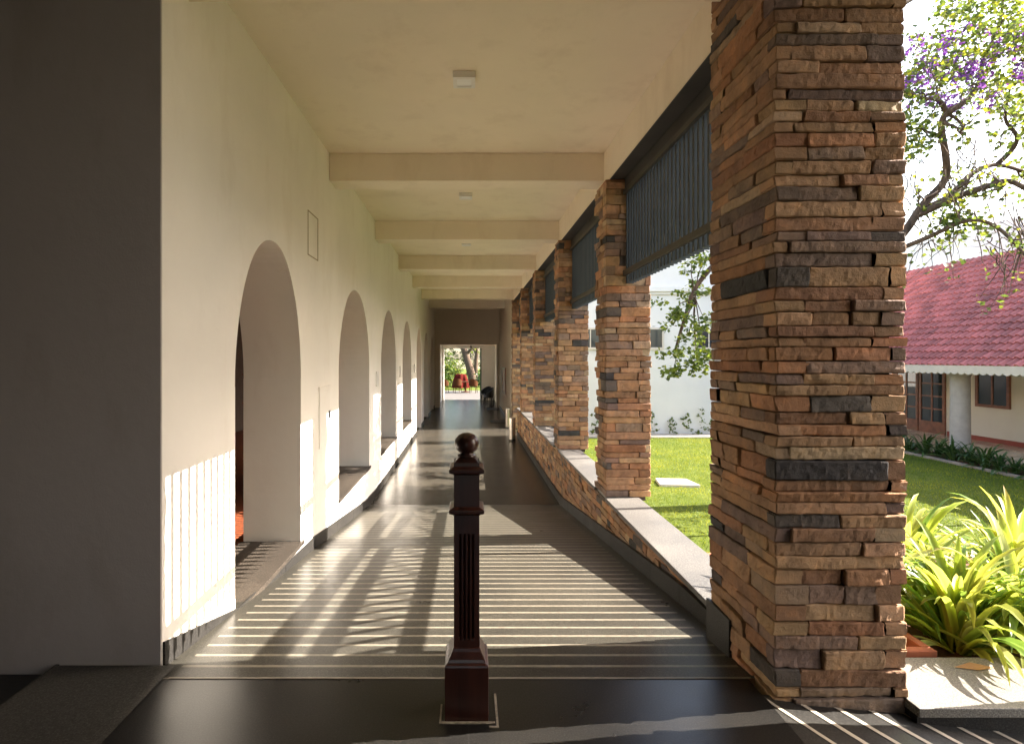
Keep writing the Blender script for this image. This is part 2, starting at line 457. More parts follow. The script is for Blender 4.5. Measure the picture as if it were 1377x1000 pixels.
def stone(mb, o, u, n, L, H, T, res, col, prot, seed, zmin=None):
    """one rough block: displaced front grid with worn edges, plus sides running back T"""
    up = Vector((0, 0, 1))
    e = min(.006, H * .12)
    nu = max(3, int(L / res) + 2); nv = max(3, int(H / res) + 2)
    us = [0, e] + [e + (L - 2 * e) * k / (nu - 2) for k in range(1, nu - 2)] + [L - e, L]
    vs = [0, e] + [e + (H - 2 * e) * k / (nv - 2) for k in range(1, nv - 2)] + [H - e, H]
    U, V = len(us), len(vs)
    rd = random.Random(seed)
    cr = [rd.uniform(0, .016) for _ in range(4)]     # worn corners
    tu, tv = rd.uniform(-.012, .012), rd.uniform(-.01, .012)
    pts = []
    for j, b in enumerate(vs):
        for i, a in enumerate(us):
            p = o + u * a + up * b
            q = p * 1.0 + Vector((seed * .37 % 17, seed * .73 % 13, 0))
            off = prot + .005 * noise.noise(q * 8) + .006 * abs(noise.noise(q * 19)) + .004 * noise.noise(q * 43) + tu * (a / L - .5) + tv * (b / H - .5)
            ed = (i in (0, U - 1)) + (j in (0, V - 1)); e2 = (i in (1, U - 2)) + (j in (1, V - 2))
            ch = max(0, noise.noise(p * 21 + Vector((seed % 31, 0, 0))))
            if ed: off -= .003 + .012 * ch + (.004 if ed == 2 else 0)
            elif e2: off -= .006 * max(0, ch - .15)
            off = max(off, -.018)
            wz = .0045 * noise.noise(Vector((p.x * 7 + p.y * 7, p.z * 2, seed * .1))) if j in (0, 1, V - 2, V - 1) else 0
            wu = .006 * noise.noise(Vector((p.z * 14, seed * .3, 1))) if i in (0, 1, U - 2, U - 1) else 0
            if ed == 2:
                k = (0 if i == 0 else 1) + (0 if j == 0 else 2)
                wu += cr[k] * (1 if i == 0 else -1) * .6; wz += cr[k] * (1 if j == 0 else -1) * .45
            pts.append(p + n * off + up * wz + u * wu)
    fs = [(j * U + i, j * U + i + 1, (j + 1) * U + i + 1, (j + 1) * U + i) for j in range(V - 1) for i in range(U - 1)]
    per = [i for i in range(U)] + [j * U + U - 1 for j in range(1, V)] + [(V - 1) * U + i for i in range(U - 2, -1, -1)] + [j * U for j in range(V - 2, 0, -1)]
    base = len(pts); P = len(per)
    nd = 2 if res < .03 else 1
    for d in range(1, nd + 1):
        for k in per:
            p = pts[k] - n * (T * d / nd)
            if d < nd: p = p + n.cross(up) * (.004 * noise.noise(p * 20)) + up * (.003 * noise.noise(p * 23))
            pts.append(p)
    rings = [per] + [[base + d * P + k for k in range(P)] for d in range(nd)]
    for d in range(nd):
        A, B = rings[d], rings[d + 1]
        fs += [(A[(k + 1) % P], A[k], B[k], B[(k + 1) % P]) for k in range(P)]
    flip = u.cross(up).dot(n) < 0
    if flip: fs = [f[::-1] for f in fs]
    mb.add(pts, fs, col)

def courses(z0, z1, rd, lo, hi):
    zs = [z0]
    while zs[-1] < z1 - lo * .6:
        h = rd.choice((rd.uniform(lo, (lo + hi) / 2), rd.uniform(lo, hi)))
        zs.append(min(z1, zs[-1] + h))
    if z1 - zs[-1] > .001: zs.append(z1)
    return zs

def stone_pillar(name, label, x0, x1, y0, y1, z0, z1, res, seed, lo=.05, hi=.115, faces='FLRB', lmin=.13, lmax=.45):
    root = thing(name, label, 'pillar', ((x0 + x1) / 2, (y0 + y1) / 2, z0), 'stone clad pillars along the right of the corridor')
    rd = random.Random(seed)
    mb = MB(); t = .05; g = .003
    cors = {'F': (Vector((x0, y0, 0)), Vector((1, 0, 0)), Vector((0, -1, 0)), x1 - x0),
            'R': (Vector((x1, y0, 0)), Vector((0, 1, 0)), Vector((1, 0, 0)), y1 - y0),
            'B': (Vector((x1, y1, 0)), Vector((-1, 0, 0)), Vector((0, 1, 0)), x1 - x0),
            'L': (Vector((x0, y1, 0)), Vector((0, -1, 0)), Vector((-1, 0, 0)), y1 - y0)}
    zs = courses(z0, z1, rd, lo, hi)
    order = 'FRBL'
    for c in range(len(zs) - 1):
        H = zs[c + 1] - zs[c]
        own = {k: rd.random() < .5 for k in order}       # corner at the start of face k: True = face k owns it
        ret = {k: rd.uniform(.05, .16) for k in order}
        for k in order:
            if k not in faces: continue
            o, u, n, W = cors[k]; nk = order[(order.index(k) + 1) % 4]
            a = -.006 if own[k] else ret[k]
            b = W + .006 if not own[nk] else W - ret[nk]
            split = H > .09 and rd.random() < .12
            p = a; first = True
            while p < b - .02:
                L = rd.uniform(lmin, lmax) * (1.0 if H < .09 else .75)
                if b - (p + L) < lmin * .8: L = b - p
                T = .05
                if first and own[k]: T = ret[k] + .004
                if p + L > b - .001 and not own[nk]: T = max(T, ret[nk] + .004)
                sub = [(0, H)]
                if split and rd.random() < .5 and L < .3:
                    m_ = H * rd.uniform(.4, .6); sub = [(0, m_), (m_, H)]
                for (s0, s1) in sub:
                    stone(mb, o + u * (p + g) + Vector((0, 0, zs[c] + s0 + g * .7)), u, n, L - 2 * g, s1 - s0 - 1.4 * g, T, res, stonecol(rd), rd.uniform(-.007, .013), rd.randrange(10 ** 6))
                p += L; first = False
    mb.build('stone_cladding', STONE, root, smooth=False)
    m2 = MB(); m2.box(x0 + .04, x1 - .04, y0 + .04, y1 - .04, z0 - .05, z1 - .001); m2.build('core', MORTAR, root)
    return root

# the big foreground pillar
P1 = (1.446, 2.05, 2.585, 3.27)
pb = stone_pillar('stone_pillar', 'largest stone clad pillar in the right foreground beside the strap leaved plants', *P1, -.075, 4.3, .017, 27, .045, .095, lmin=.17, lmax=.6)
mb = MB(); mb.box(P1[0] - .022, P1[0] - .002, 3.0, 3.29, -.2, .17); mb.build('skirting', SKIRT, pb, bevel=.004)
ords = ['second stone pillar from the camera, just behind the big foreground pillar', 'third stone pillar from the camera in the right hand row', 'fourth stone pillar from the camera in the right hand row', 'fifth stone pillar from the camera, narrow with distance', 'last stone pillar of the row, where the dim hall begins']
for k, (a, b) in enumerate(PIL):
    stone_pillar('stone_pillar', ords[k], XR, 2.02, a, b, (.062 if k < 4 else ZF), 3.575, (.03, .04, .06, .08, .09)[k], 40 + k, .055, .13, faces='FLR', lmin=.15, lmax=.45)

# low stone wall with granite coping
lw = thing('low_wall', 'low stone clad wall with grey granite coping between the pillars', 'wall', (1.7, 3.2, ZF))
mb = MB(); rd = random.Random(5)
zs = courses(-.92, .018, rd, .07, .13)
for c in range(len(zs) - 1):
    y = 3.3 + rd.uniform(0, .1)
    H = zs[c + 1] - zs[c]
    while y < 17.0:
        L = rd.uniform(.10, .34)
        if y + L > 17.0: L = 17.02 - y
        if zs[c + 1] > zramp(y + L) + .01:
            yo = Vector((XR + .012, y + L - .003, zs[c] + .002))
            stone(mb, yo, Vector((0, -1, 0)), Vector((-1, 0, 0)), L - .006, H - .004, .05, .03 if y < 6 else .06, stonecol(rd), rd.uniform(-.003, .01), rd.randrange(10 ** 6))
        y += L
mb.build('stone_cladding', STONE, lw, smooth=False)
m2 = MB(); m2.box(XR + .03, 1.86, 3.28, 17.02, -1.3, .016); m2.build('wall_core', WALLGREY, lw)
edges = [3.29] + [q for p in PIL[:4] for q in p] + [17.04]
for k in range(0, len(edges), 2):
    a, b = edges[k] , edges[k + 1]
    m3 = MB(); m3.box(XR - .015, 1.89, a + (.0 if k == 0 else .0), b, .02, .06); m3.build('coping', COPING, lw, bevel=.004)
for k in range(4):
    a, b = PIL[k]
    m3 = MB(); m3.box(XR + .02, 1.88, a + .01, b - .01, .018, .059); m3.build('bearing_slab', SILL, lw)
n = 22
m4 = MB()
for k in range(n):
    p, q = 3.3 + (17.0 - 3.3) * k / n + .002, 3.3 + (17.0 - 3.3) * (k + 1) / n - .002
    zz = [zramp(p), zramp(q)]; h = .14
    v = []
    for yy, z in ((p, zz[0]), (q, zz[1])):
        tp = min(z + h, .017)
        v += [(XR - .024, yy, z - .05), (XR - .024, yy, tp), (XR + .01, yy, tp), (XR + .01, yy, z - .05)]
    m4.add(v, [(0, 4, 5, 1), (1, 5, 6, 2), (3, 0, 1, 2), (4, 7, 6, 5)])
m4.build('skirting', SKIRT, lw)

# unseen pier added at the right to throw its shade over the foyer floor
stone_pillar('stone_pillar', 'unseen stone clad pier right of the planter, added to shade the foyer floor', 5.3, 5.9, 1.9, 2.87, ZLAWN, 4.4, .08, 77, .05, .12)

# ------------------------------------------------------------------ louvre panels of upright fins
bays = [(3.275, 6.085), (6.595, 9.235), (9.745, 12.435), (12.945, 15.615), (16.125, 18.745)]
ln = ['widest dark louvre panel between the big foreground pillar and the second pillar', 'dark louvre panel between the second and third stone pillars', 'dark louvre panel between the third and fourth stone pillars', 'dark louvre panel between the fourth and fifth stone pillars', 'dark louvre panel before the last stone pillar']
for k, (a, b) in enumerate(bays):
    r = thing('louvre_panel', ln[k], 'louvre', (1.79, a, 2.42), 'louvre panels hung between the pillars')
    mb = MB(); nf = int((b - a) / .088)
    for i in range(nf + 1):
        y = a + .008 + (b - a - .016) * i / nf
        mb.box(1.757, 1.835, y - .005, y + .005, 2.42, 3.452); mb.box(1.751, 1.757, y - .018, y + .018, 2.421, 3.40)
    mb.build('fins', STEEL, r)
    mb = MB(); mb.box(1.715, 1.749, a, b, 3.40, 3.45); mb.build('top_rail', RAIL, r, bevel=.004)
    mb = MB(); mb.box(1.735, 1.85, a, b, 3.455, 3.575); mb.build('head_board', SOFFIT, r)
    mb = MB(); mb.box(1.715, 1.749, a, b, 2.505, 2.565); mb.build('bottom_rail', RAIL, r, bevel=.004)

# ------------------------------------------------------------------ newel post in the middle of the floor
PX, PY = -.005, 2.52
np_ = thing('newel_post', 'dark mahogany newel post with ball finial standing on the floor', 'post', (PX, PY, 0))
MB().lathe([(.097, 0), (.097, .235), (.094, .243), (.084, .25), (.080, .262), (.066, .29), (.060, .305)], PX, PY, square=True).build('base', WOOD, np_, bevel=.003)
mb = MB(); w = .057; zt = 1.15
# shaft with flutes sunk in the front, back and sides
prof = []
fl = [-.030, -.010, .010, .030]
def side():
    pts = [(-w, 0)]
    for c in (-.0285, -.0095, .0095, .0285):
        pts += [(c - .0062, 0), (c - .004, .007), (c, .0095), (c + .004, .007), (c + .0062, 0)]
    return pts
ringf, ringp = [], []
for q in range(4):
    a = q * math.pi / 2; ca, sa = math.cos(a), math.sin(a)
    for (s, dpt) in side():
        for ring, dd in ((ringf, dpt), (ringp, 0)):
            x, y = s, -w + dd
            ring.append((PX + x * ca - y * sa, PY + x * sa + y * ca))
n = len(ringf)
levels = [(.28, ringp), (.335, ringp), (.35, ringf), (.80, ringf), (.815, ringp), (1.13, ringp)]
vs = [(x, y, z) for z, r in levels for x, y in r]
mb.add(vs, [(l * n + k, l * n + (k + 1) % n, (l + 1) * n + (k + 1) % n, (l + 1) * n + k) for l in range(len(levels) - 1) for k in range(n)])
mb.build('shaft', WOOD, np_)
for z in (.895, 1.075):
    MB().lathe([(w + .001, z), (.064, z + .004), (.078, z + .012), (.079, z + .026), (.074, z + .030), (w + .001, z + .038)], PX, PY, square=True).build('collar', WOOD, np_, bevel=.002)
MB().lathe([(.0575, 1.112), (.056, 1.120), (.050, 1.135), (.041, 1.146), (.034, 1.150)], PX, PY, square=True).build('cap', WOOD, np_, bevel=.003)
pf = [(.034, 1.145), (.044, 1.149), (.044, 1.157), (.034, 1.162), (.032, 1.168)]
for k in range(1, 15):
    a = -math.pi / 2 + .62 + (math.pi - .62) * k / 14
    pf.append((max(.0008, .0565 * math.cos(a)), 1.209 + .049 * math.sin(a)))
MB().lathe(pf, PX, PY, 40).build('ball_finial', WOOD, np_, smooth=True)
# rough cement patch round the foot
mb = MB()
for (x0, x1, y0, y1) in ((-.12, .125, -.115, -.1), (-.12, -.112, -.1, .02), (.13, .14, -.14, .1), (.098, .13, -.14, -.13)):
    mb.box(PX + x0, PX + x1, PY + y0, PY + y1, .001, .004)
tag(mb.build('floor_mortar', plain('cement', (.30, .26, .20), .9, .4, 40)), kind='structure')

# ------------------------------------------------------------------ fittings on the left wall
eb_ = thing('electrical_box', 'flush white meter box door with black latch on the left wall', 'meter box', (XL, 5.9, .9))
mb = MB(); mb.box(XL + .001, XL + .018, 5.90, 6.32, .62, 1.24); mb.build('door', WALL, eb_, bevel=.003)
mb = MB(); mb.box(XL + .018, XL + .03, 6.25, 6.30, .92, 1.0); mb.build('latch', BLACK, eb_, bevel=.003)
mb = MB(); mb.box(XL + .001, XL + .022, 5.88, 6.34, 1.242, 1.29); mb.build('lintel_cover', WALL, eb_, bevel=.003)
tr = MB()
for (a, b, z0, z1) in ((5.50, 5.51, 2.63, 3.08), (5.86, 5.87, 2.63, 3.08), (5.51, 5.86, 3.07, 3.08), (5.51, 5.86, 2.63, 2.64)):
    tr.box(XL + .001, XL + .005, a, b, z0, z1)
tag(tr.build('access_panel', plain('panel_edge', (.42, .35, .24))), 'square access panel outline plastered into the left wall near the ceiling', 'access panel')
for (y, z, lb) in ((9.55, 1.1, 'small switch box between the second and third arches'), (12.85, 1.15, 'pair of switch plates between the third and fourth arches'), (16.3, 1.15, 'switch plate before the fifth, door height arch')):
    mb = MB(); mb.box(XL + .001, XL + .03, y, y + .16, z, z + .26); mb.box(XL + .03, XL + .036, y + .03, y + .13, z + .05, z + .2)
    tag(mb.build('switch_box', LAMPW, bevel=.003), lb, 'switch')

# ------------------------------------------------------------------ far hall, passage and exit
rw = thing('hall_wall', 'plain beige side wall of the dim far hall with a framed picture', 'wall', (XR, 19.2, ZF))
mb = MB(); mb.box(XR, 1.9, 19.205, 31.7, -1, ZC); mb.build('wall_surface', HALL, rw)
mb = MB(); mb.box(XR - .012, XR - .001, 19.21, 26.5, ZF, ZF + .12); mb.build('skirting', SKIRT, rw)
pw = thing('portal_wall', 'dark beige wall closing the hall above a wide low opening', 'wall', (0, 26.5, ZF))
ZP = 2.24
mb = MB(); mb.box(XL - .5, -1.34, 26.502, 26.9, -1, ZC + .1); mb.box(1.40, XR - .002, 26.502, 26.9, -1, ZC + .1); mb.box(-1.34, 1.40, 26.502, 26.9, ZP, ZC + .1); mb.build('wall_surface', HALL, pw)
pa = thing('passage', 'low ceilinged passage leading from the hall to the garden', 'passage', (0, 27, ZF))
mb = MB(); mb.box(-1.7, 1.6, 26.9, 31.7, ZP + .05, ZP + .2); mb.build('ceiling_slab', CEIL, pa)
mb = MB(); mb.box(-1.75, -1.47, 26.9, 31.7, -1, ZP + .05); mb.build('side_wall', WALL, pa)
ex = thing('exit_wall', 'cream end wall with the bright doorway to the garden', 'wall', (0, 34, ZF))
mb = MB(); mb.box(.78, XR - .002, 31.2, 31.7, -1, ZP + .049); mb.box(-1.468, .78, 31.2, 31.7, 2.14, ZP + .049); mb.box(-1.468, -1.36, 31.2, 31.7, -1, 2.14); mb.build('wall_surface', WALL, ex)
mb = MB(); mb.box(.70, .778, 31.28, 31.4, ZF, 2.138); mb.build('door_jamb', plain('grey_green_paint', (.10, .13, .12), .5), ex)
mb = MB(); mb.box(.17 - .02, .17 + .02, 30, 30.04, ZP - .03, ZP + .05); mb.lathe([(.05, ZP - .11), (.07, ZP - .06), (.05, ZP - .03)], .17, 30.02, 10)
tag(mb.build('pendant_lamp', BLACK), 'tiny dark lamp hanging under the passage ceiling', 'lamp')

for (x, y, lb) in ((1.29, 15.95, 'nearer brushed steel bin at the end of the low wall'), (1.36, 18.8, 'farther brushed steel bin by the hall wall')):
    b = thing('ash_bin', lb, 'bin', (x, y, ZF), 'steel bins by the hall')
    MB().lathe([(.088, ZF), (.095, ZF + .01), (.095, ZF + .66), (.088, ZF + .67), (.078, ZF + .67), (.074, ZF + .6)], x, y, 24).build('body', INOX, b, smooth=False)
    MB().lathe([(.097, ZF + .01), (.099, ZF + .012), (.099, ZF + .045), (.097, ZF + .047)], x, y, 24).build('foot_ring', BLACK, b)
for (x0, x1, y0, y1, lb) in ((.85, 1.4, 20.3, 21.2, 'dark floor mat beside the farther steel bin'), (.9, 1.45, 25.2, 26.3, 'dark floor mat before the portal opening')):
    mb = MB(); mb.box(x0, x1, y0, y1, ZF + .002, ZF + .014); tag(mb.build('floor_mat', BLACK, bevel=.004), lb, 'mat')
pc = thing('framed_picture', 'red framed picture hanging on the hall side wall', 'picture', (XR, 22, .5))
mb = MB()
for (a, b, z0, z1) in ((21.9, 22.0, .12, 1.2), (24.0, 24.1, .12, 1.2), (22.0, 24.0, .12, .2), (22.0, 24.0, 1.12, 1.2)): mb.box(XR - .04, XR - .001, a, b, z0, z1)
mb.build('frame', DOORWOOD, pc)
mb = MB(); mb.box(XR - .02, XR - .002, 22.0, 24.0, .2, 1.12); mb.build('canvas', plain('red_picture', (.30, .06, .04), .5, .8, 3), pc)

def chair(name, label, cat, mat, legm, loc, rz, group, curved=True):
    r = thing(name, label, cat, (0, 0, 0), group)
    mb = MB(); prof = [(.0, .40), (.22, .40), (.245, .42), (.245, .45), (.22, .465), (.0005, .47)]
    mb.lathe(prof, 0, 0, 20); mb.build('seat', mat, r, smooth=False)
    mb = MB(); vs = []; n = 16
    for i in range(n + 1):
        a = R(-20 + 220 * i / n)
        hgt = .66 + (.20 * math.sin(max(0, min(math.pi, (a)))) if curved else .22)
        for rr in (.235, .265):
            for z in (.44, hgt): vs.append((rr * math.cos(a) * 1.05, rr * math.sin(a), z))
    fs = []
    for i in range(n):
        b = i * 4; c = b + 4
        fs += [(b, c, c + 1, b + 1), (b + 2, b + 3, c + 3, c + 2), (b + 1, c + 1, c + 3, b + 3), (b, b + 2, c + 2, c)]
    fs += [(0, 1, 3, 2), (n * 4, n * 4 + 2, n * 4 + 3, n * 4 + 1)]
    mb.add(vs, fs); mb.build('backrest', mat, r, smooth=False)
    for sx in (-1, 1):
        for sy in (-1, 1):
            MB().tube([(sx * .17, sy * .16, .42), (sx * .2, sy * .2, 0)], [.022, .017], 8).build('leg', legm, r)
    r.location = loc; r.rotation_euler = (0, 0, rz); return r
# a dark stack of chairs in the passage
for k, (x, y, z) in enumerate(((1.02, 27.6, ZF), (1.08, 28.6, ZF), (1.0, 29.7, ZF))):
    chair('dark_chair', ['nearest black tub chair against the passage wall', 'second black tub chair against the passage wall', 'farthest black tub chair against the passage wall'][k], 'chair', BLACK, BLACK, (x, y, z), R(-90 + 25 * k), 'black chairs in the passage')
# garden terrace beyond the exit
sheet('terrace', -14, 14, 31.6, 40.5, ZF - .004, plain('terrace_stone', (.10, .09, .078), .7, .3))
sheet('garden_lawn', -40, 40, 40.5, 120, ZF - .03, LAWN)
tb = thing('garden_table', 'round brown table on the terrace between the wicker chairs', 'table', (-.15, 38.6, ZF))
MB().lathe([(.5, ZF + .70), (.52, ZF + .71), (.52, ZF + .74), (.0005, ZF + .745)], -.15, 38.6, 28).build('tabletop', WICKER, tb)
MB().lathe([(.28, ZF), (.26, ZF + .04), (.06, ZF + .08), (.05, ZF + .699)], -.15, 38.6, 18).build('pedestal', WICKER, tb)
for (x, y, rz, lb) in ((-.72, 37.8, R(200), 'middle wicker chair at the terrace table'), (.38, 37.7, R(165), 'wicker chair at the right of the terrace table'), (-1.62, 38.0, R(160), 'wicker chair at the left, partly cut by the doorway')):
    chair('wicker_chair', lb, 'chair', WICKER, WICKER, (x, y, ZF), rz, 'wicker chairs on the terrace').scale = (1.12,) * 3
rc = thing('covered_table', 'red pleated cloth draped over a garden table behind the wicker chairs', 'table', (-.55, 42.5, ZF))
mb = MB(); vs = []; nn = 48
prof = [(.02, .36), (.3, .35), (.38, .28), (.46, -.05), (.52, -.45), (.55, -.72)]
for i, (r_, z) in enumerate(prof):
    for k in range(nn):
        a = 2 * math.pi * k / nn; q = r_ * (1 + (.02 + .035 * i) * math.sin(a * 7) + .01 * i * math.sin(a * 15 + 1))
        vs.append((-.55 + 1.1 * q * math.cos(a), 42.5 + q * math.sin(a), z))
mb.add(vs, [(i * nn + k, i * nn + (k + 1) % nn, (i + 1) * nn + (k + 1) % nn, (i + 1) * nn + k) for i in range(len(prof) - 1) for k in range(nn)])
mb.build('cloth', REDCLOTH, rc, smooth=True)
for ax in (-.3, .3):
    MB().tube([(-.55 + ax, 42.5, ZF - .03), (-.55 + ax, 42.5, .3)], .03, 8).build('leg', DOORWOOD, rc)

# ------------------------------------------------------------------ leaves, trees, plants
def leaf_cloud(centers, per, spread, size, tint, mb_cols=None, squash=.8, droop=.3):
    """numpy leaf faces (two folded halves) scattered round the given centres -> verts, faces, colours"""
    C = np.repeat(np.array(centers, dtype=np.float64), per, axis=0); n = len(C)
    d = rng.normal(size=(n, 3)); d /= np.linalg.norm(d, axis=1)[:, None]
    rad = spread * rng.random((n, 1)) ** .6
    P = C + d * rad * np.array([1, 1, squash])
    ax = rng.normal(size=(n, 3)); ax[:, 2] = ax[:, 2] * .5 - droop; ax /= np.linalg.norm(ax, axis=1)[:, None]
    nr = rng.normal(size=(n, 3)); nr[:, 2] += .8
    sd = np.cross(ax, nr); sd /= np.linalg.norm(sd, axis=1)[:, None]
    up = np.cross(sd, ax)
    s = size * rng.uniform(.6, 1.25, (n, 1))
    w = s * .42
    mid = P + ax * s * .5 - up * s * .06
    A = P; B = P + ax * s
    Lf = mid + sd * w + up * s * .10; Rt = mid - sd * w + up * s * .10
    V = np.stack([A, mid, B, Lf, Rt], 1).reshape(-1, 3)
    idx = (np.arange(n) * 5)[:, None]
    Fc = np.concatenate([idx + np.array([[0, 1, 3]]), idx + np.array([[1, 2, 3]]), idx + np.array([[0, 4, 1]]), idx + np.array([[1, 4, 2]])])
    base = np.array(tint)[rng.integers(0, len(tint), n)] * rng.uniform(.7, 1.25, (n, 1))
    return V, Fc, np.repeat(base, 5, axis=0)

def np_mesh(name, V, Fc, colr, mat, parent=None, loc=None):
    me = bpy.data.meshes.new(name)
    o = np.array(parent.location if parent is not None else (loc or (0, 0, 0)))
    k = Fc.shape[1]
    me.vertices.add(len(V)); me.vertices.foreach_set('co', (V - o).astype(np.float32).ravel())
    me.loops.add(Fc.size); me.loops.foreach_set('vertex_index', Fc.astype(np.int32).ravel())
    me.polygons.add(len(Fc)); me.polygons.foreach_set('loop_start', np.arange(0, Fc.size, k, dtype=np.int32))
    me.update(calc_edges=True)
    ca = me.color_attributes.new('Col', 'FLOAT_COLOR', 'POINT')
    c = np.ones((len(V), 4), np.float32); c[:, :3] = np.clip(colr, 0, 4); ca.data.foreach_set('color', c.ravel())
    me.materials.append(mat); me.validate()
    ob = bpy.data.objects.new(name, me); COL.objects.link(ob)
    if parent is not None: ob.parent = parent
    else: ob.location = tuple(o)
    return ob

def smooth_path(pts, k=5):
    pts = [Vector(p) for p in pts]; out = []
    for i in range(len(pts) - 1):
        p0, p1, p2, p3 = pts[max(i - 1, 0)], pts[i], pts[i + 1], pts[min(i + 2, len(pts) - 1)]
        for j in range(k):
            t = j / k
            out.append(.5 * ((2 * p1) + (p2 - p0) * t + (2 * p0 - 5 * p1 + 4 * p2 - p3) * t * t + (3 * p1 - p0 - 3 * p2 + p3) * t ** 3))
    out.append(pts[-1]); return out

rt = random.Random(19)
def twigs(mb, path, r0, n, length, tips, depth=1, droop=.2):
    for _ in range(n):
        i = rt.randrange(len(path) // 4, len(path)); p = path[i]
        d = Vector((rt.gauss(0, 1), rt.gauss(0, 1), rt.gauss(.1, .8))).normalized()
        L = length * rt.uniform(.5, 1.2); q = [p]; m_ = 6
        for k in range(m_):
            d = (d + Vector((rt.gauss(0, .35), rt.gauss(0, .35), rt.gauss(-droop * .3, .3)))).normalized()
            q.append(q[-1] + d * (L / m_))
        mb.tube(q, [r0 * (1 - .8 * k / m_) for k in range(m_ + 1)], 5, cap=False)
        tips += [q[-1], q[-3]] if depth else [q[-1], q[-2], q[-4]]
        if depth: twigs(mb, q, r0 * .5, 3, length * .55, tips, depth - 1, droop)

# the flowering courtyard tree; its trunk stands behind the big pillar
TD = 10.6
tr_ = thing('courtyard_tree', 'tall twisting tree with light green leaves and purple blossoms by the red roof', 'tree', (7.25, TD, ZLAWN))
mb = MB(); tips = []; limbs = []
def limb(pts, r0, r1, tw, tl):
    p = smooth_path(pts); n = len(p)
    mb.tube(p, [r0 + (r1 - r0) * k / (n - 1) for k in range(n)], 8)
    if tw: twigs(mb, p, max(.012, r1 * .8), tw, tl, tips)
    return p
base = Vector((7.25, TD, ZLAWN))
fork = at(1165, 372, TD)
limb([base, base + Vector((.08, 0, 1.2)), at(1140, 470, TD), fork], .26, .17, 0, 0)
limb([fork, at(1216, 312, TD), at(1240, 277, TD), at(1270, 243, TD), at(1272, 212, TD - .2), at(1266, 172, TD - .3), at(1272, 150, TD - .4)], .085, .05, 4, .8)
limb([at(1272, 150, TD - .4), at(1262, 135, TD - .5), at(1240, 132, TD - .6), at(1205, 118, TD - .9)], .05, .02, 5, .9)
limb([at(1272, 152, TD - .4), at(1300, 135, TD - .3), at(1318, 110, TD), at(1322, 80, TD + .2), at(1345, 30, TD + .4), at(1350, -40, TD + .6)], .06, .02, 9, 1.0)
limb([at(1238, 283, TD), at(1275, 265, TD + .3), at(1310, 232, TD + .6), at(1345, 222, TD + .8), at(1400, 240, TD + 1)], .07, .03, 5, .9)
limb([at(1232, 290, TD), at(1280, 268, TD - .3), at(1330, 250, TD - .7), at(1365, 246, TD - .9), at(1430, 290, TD - 1)], .07, .035, 4, .8)
limb([at(1185, 345, TD), at(1250, 318, TD - .6), at(1300, 297, TD - 1), at(1340, 305, TD - 1.2), at(1385, 350, TD - 1.4)], .05, .022, 4, .7)
limb([at(1340, 222, TD + .8), at(1362, 200, TD + .6), at(1367, 182, TD + .5), at(1352, 160, TD + .5), at(1358, 120, TD + .4)], .05, .02, 6, .8)
limb([fork, at(1100, 250, TD + .2), at(1090, 120, TD + .4), at(1180, 30, TD + .6), at(1260, -20, TD + .8)], .12, .03, 8, 1.1)
# the drooping bough seen between the first two pillars
limb([at(1140, 470, TD), at(1060, 380, TD - .2), at(985, 345, TD - .4), at(940, 380, TD - .5), at(920, 430, TD - .6), at(906, 478, TD - .6)], .08, .015, 0, 0)
leafc = []
for (x, y, r) in ((945, 385, .32), (925, 410, .34), (945, 425, .36), (918, 445, .33), (910, 470, .22), (936, 458, .34), (948, 350, .3), (930, 350, .25), (952, 485, .2), (905, 500, .1), (938, 492, .12), (900, 430, .15)):
    for _ in range(5):
        leafc.append(at(x, y, TD - .6) + Vector((rt.gauss(0, r * .5), rt.gauss(0, r), rt.gauss(0, r * .45))))
    mb.tube([at(935, 400, TD - .5), (at(935, 400, TD - .5) + at(x, y, TD - .6)) / 2 + Vector((0, .1, .1)), at(x, y, TD - .6)], [.012, .009, .004], 5, cap=False)
# limbs towards the corridor's far end; they dapple its floor
for (y2, z2) in ((12.5, 5.4), (14.2, 6.0), (16.0, 6.4), (13.2, 7.2), (15.5, 5.2)):
    e = Vector((9.2 + rt.uniform(-1, 1), y2, z2)); limb([fork, fork.lerp(e, .4) + Vector((0, .3, .5)), fork.lerp(e, .75), e], .09, .02, 4, 1.1)
bare = []
for (x0_, x1_, y0_, y1_, nn_) in ((1215, 1377, 225, 335, 60), (1215, 1350, 90, 250, 44), (1320, 1377, 290, 360, 22)):
    for _ in range(nn_):
        x, y = rt.uniform(x0_, x1_), rt.uniform(y0_, y1_); d_ = TD - rt.uniform(-.5, 1.1)
        q = [at(x, y, d_)]; dx, dy = rt.uniform(-10, 10), rt.uniform(6, 22)
        for _k in range(6):
            dx += rt.gauss(0, 5); dy += rt.gauss(0, 4); x += dx * .55; y += dy * .55; q.append(at(x, y, d_ + rt.gauss(0, .04)))
        mb.tube(smooth_path(q, 2), [.011 - .0007 * i for i in range(13)], 4, cap=False); bare.append(q[-1])
tips += bare[::2]
mb.build('trunk', BARK, tr_, smooth=True)
T1 = [(1, 1, 1), (1.5, 1.35, .9), (.7, .8, .8), (1.15, 1.2, 1), (2.0, 1.6, .8)]
dense = [at(rt.uniform(1222, 1400), rt.uniform(-40, 118), TD + rt.uniform(-.9, 1.2)) for _ in range(230)]
dense = [p for p in dense if not (p.x / p.y * F + VX < 1262 and (CZ - p.z) / p.y * F + VY < 45)]
dense += [at(rt.uniform(1210, 1262), rt.uniform(90, 210), TD + rt.uniform(-.9, .6)) for _ in range(34)]
dense += [at(rt.uniform(1330, 1400), rt.uniform(110, 160), TD + rt.uniform(-.9, .6)) for _ in range(20)]
dense += [at(rt.gauss(1283, 10), rt.gauss(300, 16), TD - .8) for _ in range(14)]
tips = [Vector(p) for p in tips]
